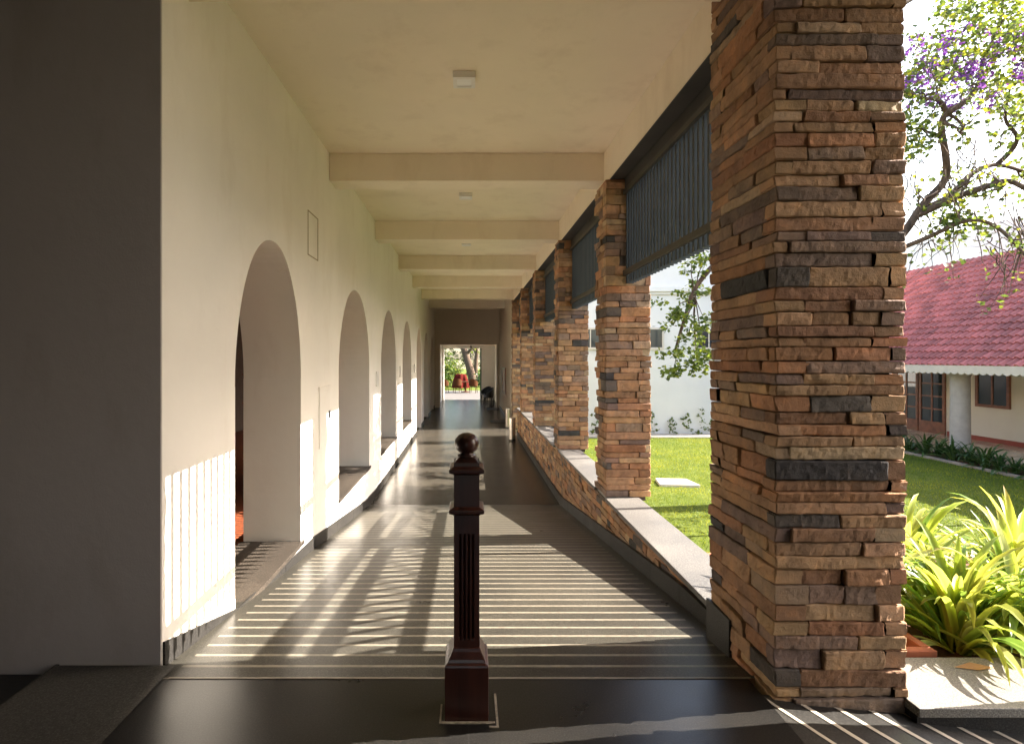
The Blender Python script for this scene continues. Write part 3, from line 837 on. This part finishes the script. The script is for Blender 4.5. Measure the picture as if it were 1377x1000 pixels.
V1, F1, C1 = leaf_cloud([tuple(p) for p in tips], 4, .17, .10, T1)
V2, F2, C2 = leaf_cloud([tuple(p) for p in dense], 17, .25, .098, T1)
V3, F3, C3 = leaf_cloud([tuple(p) for p in leafc], 24, .15, .085, [(1, 1.1, 1), (1.5, 1.5, 1.2), (.8, .9, 1), (2.4, 2.2, 1.2)])
V = np.concatenate([V1, V2, V3]); Fc = np.concatenate([F1, F2 + len(V1), F3 + len(V1) + len(V2)])
np_mesh('crown', V, Fc, np.concatenate([C1, C2, C3]), LEAF, tr_)
bl = [at(rt.uniform(1215, 1345), rt.uniform(35, 150), TD + rt.uniform(-.8, .4)) for _ in range(95)] + [at(rt.uniform(1355, 1400), rt.uniform(40, 120), TD - .4) for _ in range(30)]
V, Fc, Cc = leaf_cloud([tuple(p) for p in bl], 9, .14, .08, [(1, 1, 1), (1.4, 1.2, 1.3), (.7, .7, .8)])
np_mesh('blossoms', V, Fc, Cc, BLOSSOM, tr_)

def strap_plant(root, c, n, length, wid, mat, seed, upright=.75, tints=((1, 1, 1),), name='foliage', segs=9):
    """a clump of long arching folded blades"""
    rd = random.Random(seed); Vs, Fs, Cs = [], [], []
    for b in range(n):
        az = rd.uniform(0, 2 * math.pi); el = rd.uniform(upright - .5, upright + .38) * math.pi / 2
        el = max(.25, min(1.5, el))
        L = length * rd.uniform(.55, 1.1); w = wid * rd.uniform(.6, 1.15)
        p = Vector(c) + Vector((math.cos(az), math.sin(az), 0)) * rd.uniform(.0, .07)
        curl = rd.uniform(.8, 2.0) ; kink = rd.random() < .12
        twist = rd.uniform(-.5, .5); dry = rd.random() < .12; tint = rd.choice(tints); k0 = rd.uniform(.75, 1.2)
        base = len(Vs)
        for s in range(segs + 1):
            t = s / segs
            ww = w * (math.sin(math.pi * min(1, .12 + t * .88)) ** .7 if t < 1 else 0) + .001
            h = Vector((math.cos(az), math.sin(az), 0))
            a = el - curl * t * t * (1.1 if not kink or t < .6 else 1.8)
            d = h * math.cos(a) + Vector((0, 0, 1)) * math.sin(a)
            sdv = h.cross(Vector((0, 0, 1))); nv = sdv.cross(d)
            sdv = (sdv * math.cos(twist * t) + nv * math.sin(twist * t))
            edge = sdv * ww * .5 + nv * ww * .16
            Vs += [p + edge, p, p - sdv * ww * .5 + nv * ww * .16]
            yel = 1 + .25 * (rd.random() - .5)
            cc = tuple(x * k0 for x in tint)
            tb = max(0, t - .8) * 3.5 if dry else 0
            cc = tuple(x * (1 - tb) + tb * y_ for x, y_ in zip(cc, (.9, .38, .6)))
            Cs += [tuple(x * 1.3 for x in cc), tuple(x * .75 for x in cc), tuple(x * 1.25 for x in cc)]
            p = p + d * (L / segs)
        for s in range(segs):
            q = base + s * 3
            Fs += [(q, q + 1, q + 4, q + 3), (q + 1, q + 2, q + 5, q + 4)]
    ob = np_mesh(name, np.array([tuple(v) for v in Vs]), np.array(Fs), np.array(Cs), mat, root)
    ob.data.polygons.foreach_set('use_smooth', [True] * len(ob.data.polygons))
    return ob

# planter right of the big pillar: ledge, clay kerb, soil, plants
lg = thing('planter_ledge', 'grey granite ledge of the planter beside the big pillar', 'ledge', (2.6, 2.6, -.1))
mb = MB(); mb.box(2.052, 5.2, 2.50, 2.93, -.035, .008); mb.build('coping', SILL, lg, bevel=.004)
mb = MB(); mb.box(2.054, 5.2, 2.515, 2.92, -1.3, -.036); mb.build('riser', SKIRT, lg)
mb = MB(); mb.box(2.06, 5.2, 4.6, 4.75, -1.3, -.08); mb.build('back_kerb', TERRACOTTA, lg)
sheet('soil_bed', 2.06, 5.2, 2.92, 4.6, -.1, SOIL, 24, 14, lambda x, y: -.10 + .04 * noise.noise((x * 4, y * 4, 0)))
mb = MB(); mb.box(2.06, 2.52, 2.95, 3.0, -.1, .03); mb.box(2.47, 2.52, 3.0, 3.5, -.1, .03); mb.box(2.06, 2.47, 3.45, 3.5, -.1, .03)
tag(mb.build('clay_edging', TERRACOTTA, bevel=.006), 'low terracotta edging around the soil next to the big pillar', 'edging')
T2 = ((1, 1, 1), (1.15, 1.05, .9), (.75, .9, .8), (1.25, 1.2, 2.4), (.9, 1, .9), (.5, .72, .7), (.38, .6, .6), (1, 1, 1), (.8, .95, .8))
for k, (x, y, n, L, lb) in enumerate(((2.85, 3.2, 120, .9, 'yellow green strap leaved plant nearest the granite ledge'), (2.42, 3.5, 75, .9, 'yellow green strap leaved plant touching the big pillar side'), (3.3, 3.3, 120, .92, 'yellow green strap leaved plant cut by the right edge of the photo'), (3.05, 3.85, 90, 1.0, 'yellow green strap leaved plant at the back of the planter'), (3.8, 3.8, 90, 1.0, 'yellow green strap leaved plant at the outer corner of the planter'))):
    pl = thing('strap_leaf_plant', lb, 'plant', (x, y, -.1), 'strap leaved plants in the planter')
    strap_plant(pl, (x, y, -.1), int(n * 1.15), L * .84, .058, STRAP, 60 + k, .78, T2)
mb = MB()
mb.add([(2.50, 2.83, .012), (2.60, 2.85, .026), (2.70, 2.82, .014), (2.60, 2.80, .012)], [(0, 3, 2, 1), (0, 1, 2)][:1])
tag(mb.build('fallen_leaf', plain('dry_leaf', (.36, .2, .08), .8)), 'dry brown leaf lying on the granite ledge', 'leaf')

# lawn blades, stepping slab, kerb and weeds before the white building
n = 90000
px = rng.uniform(2.0, 13.0, n); py = rng.uniform(5.5, 19.2, n)
# keep the courtyard the camera can see between and right of the pillars
ratio = px / py
keep = ((ratio > .2) & (ratio < .47)) | (ratio > .76)
px, py = px[keep], py[keep]; n = len(px)
hgt = rng.uniform(.02, .05, n); az = rng.uniform(0, 2 * np.pi, n); ln_ = rng.uniform(-.03, .03, (n, 2)); wd = .006
V = np.zeros((n, 3, 3)); V[:, 0] = np.stack([px - wd * np.cos(az), py - wd * np.sin(az), np.full(n, ZLAWN)], 1)
V[:, 1] = np.stack([px + wd * np.cos(az), py + wd * np.sin(az), np.full(n, ZLAWN)], 1); V[:, 2] = np.stack([px + ln_[:, 0], py + ln_[:, 1], ZLAWN + hgt], 1)
tint = np.array([(1, 1, 1), (1.3, 1.15, .9), (.7, .8, .8), (1.7, 1.4, 1)])[rng.integers(0, 4, n)]
pat = np.array([noise.noise((a * .7, b * .7, 3)) + .6 * noise.noise((a * 2.3, b * 2.3, 5)) for a, b in zip(px, py)])
tint = tint * (1 + .35 * pat[:, None]) * np.stack([1 + .25 * pat, np.ones(n), np.ones(n)], 1)
g = np_mesh('lawn_grass', V.reshape(-1, 3), np.arange(n * 3).reshape(n, 3), np.repeat(tint, 3, axis=0), GRASS)
tag(g, 'short mown grass blades covering the courtyard lawn', 'grass', kind='stuff')
mb = MB(); p = at(908, 653, 12.2)
mb.add([(p.x - .42, p.y - .25, ZLAWN + .06), (p.x + .42, p.y - .32, ZLAWN + .06), (p.x + .35, p.y + .28, ZLAWN + .065), (p.x - .33, p.y + .33, ZLAWN + .065)] + [(p.x - .42, p.y - .25, ZLAWN - .05), (p.x + .42, p.y - .32, ZLAWN - .05), (p.x + .35, p.y + .28, ZLAWN - .05), (p.x - .33, p.y + .33, ZLAWN - .05)],
       [(0, 1, 2, 3), (0, 4, 5, 1), (1, 5, 6, 2), (2, 6, 7, 3), (3, 7, 4, 0)])
tag(mb.build('stepping_slab', plain('pale_slab', (.5, .45, .38), .8), bevel=.01), 'pale square stone slab lying in the sunlit lawn', 'slab')
mb = MB(); mb.box(2.5, 13, 19.2, 20.0, -1.3, ZLAWN + .05); tag(mb.build('kerb', plain('concrete', (.42, .39, .34), .9, .2)), kind='structure')

wb = thing('white_building', 'plain white rendered building with small windows behind the lawn', 'building', (7, 20, ZLAWN))
mb = MB(); mb.box(2.2, 12.4, 20.0, 26, -1.3, 7.2); mb.build('wall', WHITEB, wb)
zl = at(900, 388, 20).z
mb = MB(); mb.box(2.1, 12.5, 19.86, 19.998, zl - .12, zl + .06); mb.box(2.15, 12.45, 19.93, 19.998, zl - .22, zl - .121); mb.build('cornice', WHITEB, wb, bevel=.01)
for x0 in (4.0, 6.15, 8.3):
    z0, z1 = at(880, 467, 20).z, at(880, 443, 20).z
    w = thing_part = MB()
    w.box(x0 - .07, x0 + .97, 19.94, 19.999, z0 - .08, z0); w.box(x0 - .07, x0 + .97, 19.94, 19.999, z1, z1 + .07); w.box(x0 - .07, x0, 19.94, 19.999, z0, z1); w.box(x0 + .9, x0 + .97, 19.94, 19.999, z0, z1); w.box(x0 + .43, x0 + .47, 19.96, 19.999, z0, z1)
    wo = w.build('window', CREAM, wb)
    q = MB(); q.box(x0, x0 + .9, 19.975, 19.998, z0, z1); q.build('pane', GLASS, wo, loc=None)
for k in range(9):
    x = 4.6 + k * .55 + rt.uniform(-.15, .15)
    w_ = thing('weed', 'thin leafy weed growing at the foot of the white wall', 'plant', (x, 19.9, ZLAWN + .05), 'weeds along the white wall')
    pts = [(x + rt.gauss(0, .12), 19.85 + rt.gauss(0, .05), ZLAWN + .05 + h) for h in np.linspace(.05, rt.uniform(.35, 1.0), 9)]
    V, Fc, Cc = leaf_cloud(pts, 9, .09, .09, [(1, 1, 1), (1.2, 1.1, .9)], droop=-.3)
    np_mesh('foliage', V, Fc, Cc, BUSH, w_)

# ------------------------------------------------------------------ the red roofed building on the right
rb = thing('red_roof_building', 'cream building with red tiled roof and porch across the lawn', 'building', (16, 14, ZLAWN))
XE, XW, XRG = 13.3, 16.0, 17.5
ZE, ZRG, ZPO = CZ - .23, CZ + 3.45, CZ - 2.58
mb = MB(); mb.box(XW, XW + 3.2, 4, 24, -1.3, CZ + 1.9); mb.build('wall', plaster('cream_wall', (.62, .56, .46)), rb)
mb = MB(); mb.box(13.75, XW - .001, 4, 24, -1.3, ZPO); mb.build('porch_floor', PORCH, rb)
mb = MB(); mb.box(XW - .02, XW - .001, 4, 18.35, ZPO + .001, ZPO + .14); mb.build('skirting', REDTRIM, rb)
# barrel tiles: stepped courses, rounded rolls
mb = MB(); per, crs = .21, .29
slope = math.hypot(XRG - XE, ZRG - ZE); ux, uz = (XRG - XE) / slope, (ZRG - ZE) / slope
ny = int(20 / per); nr = int(slope / crs); K = 6
rr = random.Random(2)
for j in range(nr):
    t0, t1 = j * crs, (j + 1) * crs + .03
    for i in range(ny):
        c = rr.uniform(.68, 1.2); col = (.35 * c, .105 * c, .097 * c)
        y0 = 4 + i * per; vs = []
        for t, lift in ((t0, .045), (t1, .0)):
            for k in range(K + 1):
                s = k / K
                h = lift + .055 * (math.sin(math.pi * min(1, s / .68)) if s < .68 else -.18 * math.sin(math.pi * (s - .68) / .32)) 
                vs.append((XE + ux * t - uz * h, y0 + per * s, ZE + uz * t + ux * h))
        for k in range(K + 1):
            s = k / K
            h = .0 + .055 * (math.sin(math.pi * min(1, s / .68)) if s < .68 else -.18 * math.sin(math.pi * (s - .68) / .32)) - .012
            vs.append((XE + ux * t0 - uz * h, y0 + per * s, ZE + uz * t0 + ux * h))
        n_ = K + 1
        mb.add(vs, [(k + 1, k, n_ + k, n_ + k + 1) for k in range(K)] + [(k, k + 1, 2 * n_ + k + 1, 2 * n_ + k) for k in range(K)], col)
mb.build('roof', ROOF, rb)
mb = MB(); mb.add([(XE + .05, 4, ZE - .12), (XRG, 4, ZRG - .1), (XRG, 24, ZRG - .1), (XE + .05, 24, ZE - .12), (XE + .05, 4, ZE - .02), (XRG, 4, ZRG - .01), (XRG, 24, ZRG - .01), (XE + .05, 24, ZE - .02)], [(0, 1, 2, 3), (4, 7, 6, 5), (0, 3, 7, 4), (0, 4, 5, 1), (3, 2, 6, 7)]); mb.build('roof_deck', CREAM, rb)
mb = MB(); mb.quad((XRG, 4, ZRG), (XRG + 5, 4, ZRG - 4.2), (XRG + 5, 24, ZRG - 4.2), (XRG, 24, ZRG)); mb.build('rear_roof', plain('rear_tile', (.36, .1, .09)), rb)
# scalloped cream eave course
mb = MB()
for i in range(ny):
    y0 = 4 + i * per
    vs = [(XE - .02, y0, ZE + .03), (XE - .02, y0 + per, ZE + .03)] + [(XE - .02, y0 + per * (1 - k / 6), ZE - .17 - .05 * math.sin(math.pi * k / 6)) for k in range(7)]
    mb.add(vs + [(x + .06, y, z) for x, y, z in vs], [tuple(range(len(vs))), tuple(range(2 * len(vs) - 1, len(vs) - 1, -1))] + [(k, len(vs) + k, len(vs) + (k + 1) % len(vs), (k + 1) % len(vs)) for k in range(len(vs))])
mb.build('eave_course', CREAM, rb)
mb = MB(); mb.quad((XE + .04, 4, ZE - .17), (XE + .04, 24, ZE - .17), (XW, 24, ZE - .17), (XW, 4, ZE - .17)); mb.build('porch_ceiling', CREAM, rb)
for y in (15.7, 20.6, 10.8, 6.0):
    MB().lathe([(.24, ZPO), (.235, ZPO + .02), (.225, ZE - .3), (.25, ZE - .28), (.25, ZE - .171)], 14.05, y, 28).build('porch_column', COLM, rb, smooth=False)
# window and glazed door under the porch
def framed(y0, y1, z0, z1, name, ncol, nrow, pan):
    m_ = MB(); w = .09; X0, X1 = XW - .06, XW - .001
    m_.box(X0, X1, y0, y0 + w, z0, z1); m_.box(X0, X1, y1 - w, y1, z0, z1); m_.box(X0, X1, y0 + w, y1 - w, z1 - w, z1); m_.box(X0, X1, y0 + w, y1 - w, z0, z0 + (.09 if not pan else .4))
    zb = z0 + (.09 if not pan else .4)
    for k in range(1, ncol): yy = y0 + w + (y1 - y0 - 2 * w) * k / ncol; m_.box(X0 + .01, X1, yy - .03, yy + .03, zb, z1 - w)
    for k in range(1, nrow): zz = zb + (z1 - w - zb) * k / nrow; m_.box(X0 + .012, X1, y0 + w, y1 - w, zz - .025, zz + .025)
    o = m_.build(name, DOORWOOD, rb)
    m_ = MB(); m_.box(XW - .03, XW - .002, y0 + w, y1 - w, zb, z1 - w); m_.build('pane', GLASS, o)
    return o
framed(16.2, 17.3, CZ - 1.52, CZ - .38, 'window', 2, 1, False)
framed(11.5, 12.6, CZ - 1.52, CZ - .38, 'window', 2, 1, False)
framed(18.4, 19.45, ZPO + .002, CZ - .36, 'door', 2, 4, True)
framed(19.5, 20.55, ZPO + .002, CZ - .36, 'door', 2, 4, True)
framed(20.6, 21.65, ZPO + .002, CZ - .36, 'door', 2, 4, True)
mb = MB(); mb.box(22, 30, 2, 40, -1.3, 7.25); tag(mb.build('tall_white_building', WHITEB), 'taller plain white building rising behind the red tiled roof', 'building')

# lily border along the porch
mb = MB(); mb.box(12.78, 12.9, 4, 22, -1.3, ZLAWN + .06); tag(mb.build('border_kerb', plain('kerb_stone', (.30, .26, .22), .9)), kind='structure')
sheet('border_soil', 12.9, 13.75, 4, 22, ZLAWN + .03, SOIL)
protos = []
for k in range(3):
    r_ = thing('lily_plant', 'x', 'plant', (0, 0, 0), 'dark green lilies along the porch border')
    strap_plant(r_, (0, 0, 0), 30, .72, .065, LILY, 300 + k, .62, ((1, 1, 1), (1.4, 1.3, 1.1), (.7, .8, .8)), segs=6); protos.append(r_)
k = 0; y = 9.2
while y < 19.5:
    loc = (13.2 + rt.uniform(-.18, .18), y, ZLAWN + .03)
    lb = 'dark green arching lily plant in the border before the porch'
    if k < 3: o = protos[k]; o.location = loc; o['label'] = lb; o.rotation_euler = (0, 0, rt.uniform(0, 6)); 
    else: o = dup(protos[k % 3], loc, lb, rt.uniform(0, 6), rt.uniform(.8, 1.15))
    y += rt.uniform(.3, .42); k += 1

# added stand-in railing outside the frame, shaped to cast the lattice shadow on the ramp
sx, sy_, sz = 1.0, .117, .72
gr = thing('shadow_railing', 'unseen sloping railing on posts, added to cast the lattice shadow on the ramp', 'railing', (10.4, 6, ZLAWN))
def shadow_src(xs, ys, X=10.4):
    """point on the plane X whose sunray lands on the ramp at (xs, ys)"""
    k = X - xs; return Vector((X, ys + sy_ * k, zramp(ys) + sz * k))
def bar(xa, xb, name):
    a, b = 2.4, 8.2
    vs = []
    for ys in (a, b):
        for xs in (xa, xb):
            p = shadow_src(xs, ys); vs += [(p.x - .02, p.y, p.z), (p.x + .02, p.y, p.z)]
    m_ = MB(); m_.add(vs, [(0, 1, 3, 2), (4, 6, 7, 5), (0, 2, 6, 4), (1, 5, 7, 3), (0, 4, 5, 1), (2, 3, 7, 6)]); m_.build(name, STEEL, gr)
bar(-1.21, -1.06, 'top_rail'); bar(-.93, -.81, 'middle_rail'); bar(-.44, -.32, 'bottom_rail')
m_ = MB()
for k in range(32):
    ys = 2.5 + k * .178
    p, q = shadow_src(-.42, ys + .10), shadow_src(-.83, ys - .10)
    m_.tube([p, q], .024, 6)
m_.build('pickets', STEEL, gr)
for ys in (2.5, 5.3, 8.1):
    p = shadow_src(-1.16, ys); m_ = MB(); m_.box(10.43, 10.5, p.y - .03, p.y + .03, ZLAWN - .05, p.z); m_.build('post', STEEL, gr)

# ------------------------------------------------------------------ garden beyond the exit
def big_tree(x, y, lb, lean, r0, h, crown_n, seed):
    rd = random.Random(seed); r_ = thing('garden_tree', lb, 'tree', (x, y, ZF), 'trees in the garden beyond the doorway')
    m_ = MB(); ends = []
    top = Vector((x + lean, y, ZF + h))
    trunk = smooth_path([(x, y, ZF - .1), (x + lean * .25, y, ZF + h * .3), (x + lean * .6, y + .2, ZF + h * .65), top])
    m_.tube(trunk, [r0 * (1 - .55 * k / (len(trunk) - 1)) for k in range(len(trunk))], 10)
    for k in range(9):
        p = trunk[rd.randrange(len(trunk) // 2, len(trunk))]
        e = p + Vector((rd.uniform(-3.2, 3.2), rd.uniform(-2, 2), rd.uniform(.8, 3.4)))
        q = smooth_path([p, p.lerp(e, .5) + Vector((0, 0, .4)), e]); m_.tube(q, [r0 * .4 * (1 - .8 * i / (len(q) - 1)) for i in range(len(q))], 7); ends += [e, q[len(q) // 2]]
    m_.build('trunk', BARK, r_, smooth=True)
    cs = [tuple(rd.choice(ends) + Vector((rd.gauss(0, .9), rd.gauss(0, .9), rd.gauss(.2, .7)))) for _ in range(crown_n)]
    V, Fc, Cc = leaf_cloud(cs, 22, .6, .2, T1); np_mesh('crown', V, Fc, Cc, LEAF, r_)
big_tree(.55, 49, 'thick leaning tree trunk framed in the far doorway', -1.6, .42, 5.2, 60, 5)
big_tree(.72, 54, 'slimmer forked tree at the right of the far doorway', .3, .26, 5.0, 50, 6)
big_tree(-4.5, 58, 'leafy tree at the left of the far garden', .5, .3, 5, 90, 8)
big_tree(5.5, 60, 'leafy tree at the right of the far garden', -.5, .3, 5, 90, 9)
for k, (x, y, w, h, lb) in enumerate(((-2.1, 45, 1.0, 2.9, 'bright green shrub at the left of the far doorway'), (-1.6, 50, .9, 2.0, 'shrub behind the red parasol'), (1.5, 46, .7, 1.3, 'dark round shrub at the right of the far doorway'), (.2, 62, 3.0, 6.5, 'hedge like shrub closing the garden behind the trees'), (-4.4, 62, 3.0, 6.5, 'broad shrub at the far left end of the garden'), (4.6, 62, 3.0, 3.4, 'broad shrub at the far right end of the garden'))):
    s_ = thing('garden_shrub', lb, 'shrub', (x, y, ZF - .05), 'shrubs in the garden beyond the doorway')
    rd = random.Random(90 + k)
    m_ = MB()
    for _ in range(7): m_.tube([(x, y, ZF - .05), (x + rd.gauss(0, w * .3), y + rd.gauss(0, .2), ZF + h * .4), (x + rd.gauss(0, w * .5), y + rd.gauss(0, .3), ZF + h * .85)], [.04, .03, .01], 6)
    m_.build('stems', BARK, s_)
    cs = [(x + rd.uniform(-w, w), y + rd.uniform(-.6, .6), ZF + h * rd.uniform(.05, 1) * (1 - .3 * rd.random())) for _ in range(int(60 * w))]
    V, Fc, Cc = leaf_cloud(cs, 26, .32, .16, [(1, 1, 1), (1.5, 1.3, .8), (.5, .6, .6), (.35, .45, .5)]); np_mesh('foliage', V, Fc, Cc, BUSH if k == 0 else LEAF if k != 2 else LILY, s_)

# ------------------------------------------------------------------ light, sky, camera
el = math.atan2(sz, math.hypot(sx, sy_)); az = math.atan2(sx, sy_)
sun = bpy.data.lights.new('sun', 'SUN'); sun.energy = 5.0; sun.angle = R(.1); sun.color = (1, .90, .79)
so = bpy.data.objects.new('sun', sun); COL.objects.link(so)
so.rotation_euler = Vector((sx, sy_, sz)).to_track_quat('Z', 'Y').to_euler(); so.location = (30, 10, 25)
w = bpy.data.worlds.new('World'); scene.world = w; w.use_nodes = True
nt = w.node_tree; bg = nt.nodes['Background']; sky = nt.nodes.new('ShaderNodeTexSky'); sky.sky_type = 'NISHITA'
sky.sun_disc = False; sky.sun_elevation = el; sky.sun_rotation = az; sky.dust_density = 2.5; sky.air_density = 1.0
tn = nt.nodes.new('ShaderNodeMix'); tn.data_type = 'RGBA'; tn.blend_type = 'MULTIPLY'; tn.inputs[0].default_value = 1; tn.inputs[7].default_value = (1.08, 1.0, .91, 1)
nt.links.new(sky.outputs[0], tn.inputs[6]); nt.links.new(tn.outputs[2], bg.inputs[0]); bg.inputs[1].default_value = .13

cam = bpy.data.cameras.new('camera'); co = bpy.data.objects.new('camera', cam); COL.objects.link(co); scene.camera = co
co.location = (0, 0, CZ); co.rotation_euler = (R(90), 0, 0)
cam.sensor_width = 36; cam.sensor_fit = 'HORIZONTAL'; cam.lens = F / 1377 * 36
cam.shift_x = (688.5 - VX) / 1377; cam.shift_y = -(500 - VY) / 1377
cam.clip_start = .05; cam.clip_end = 2000
vs_ = scene.view_settings
scene.display_settings.display_device = 'sRGB'
vs_.view_transform = 'Standard'; vs_.look = 'None'; vs_.exposure = 2.6; vs_.gamma = 1
cy = scene.cycles
cy.max_bounces = 10; cy.diffuse_bounces = 6; cy.glossy_bounces = 4; cy.transmission_bounces = 4
cy.sample_clamp_indirect = 6; cy.use_denoising = True
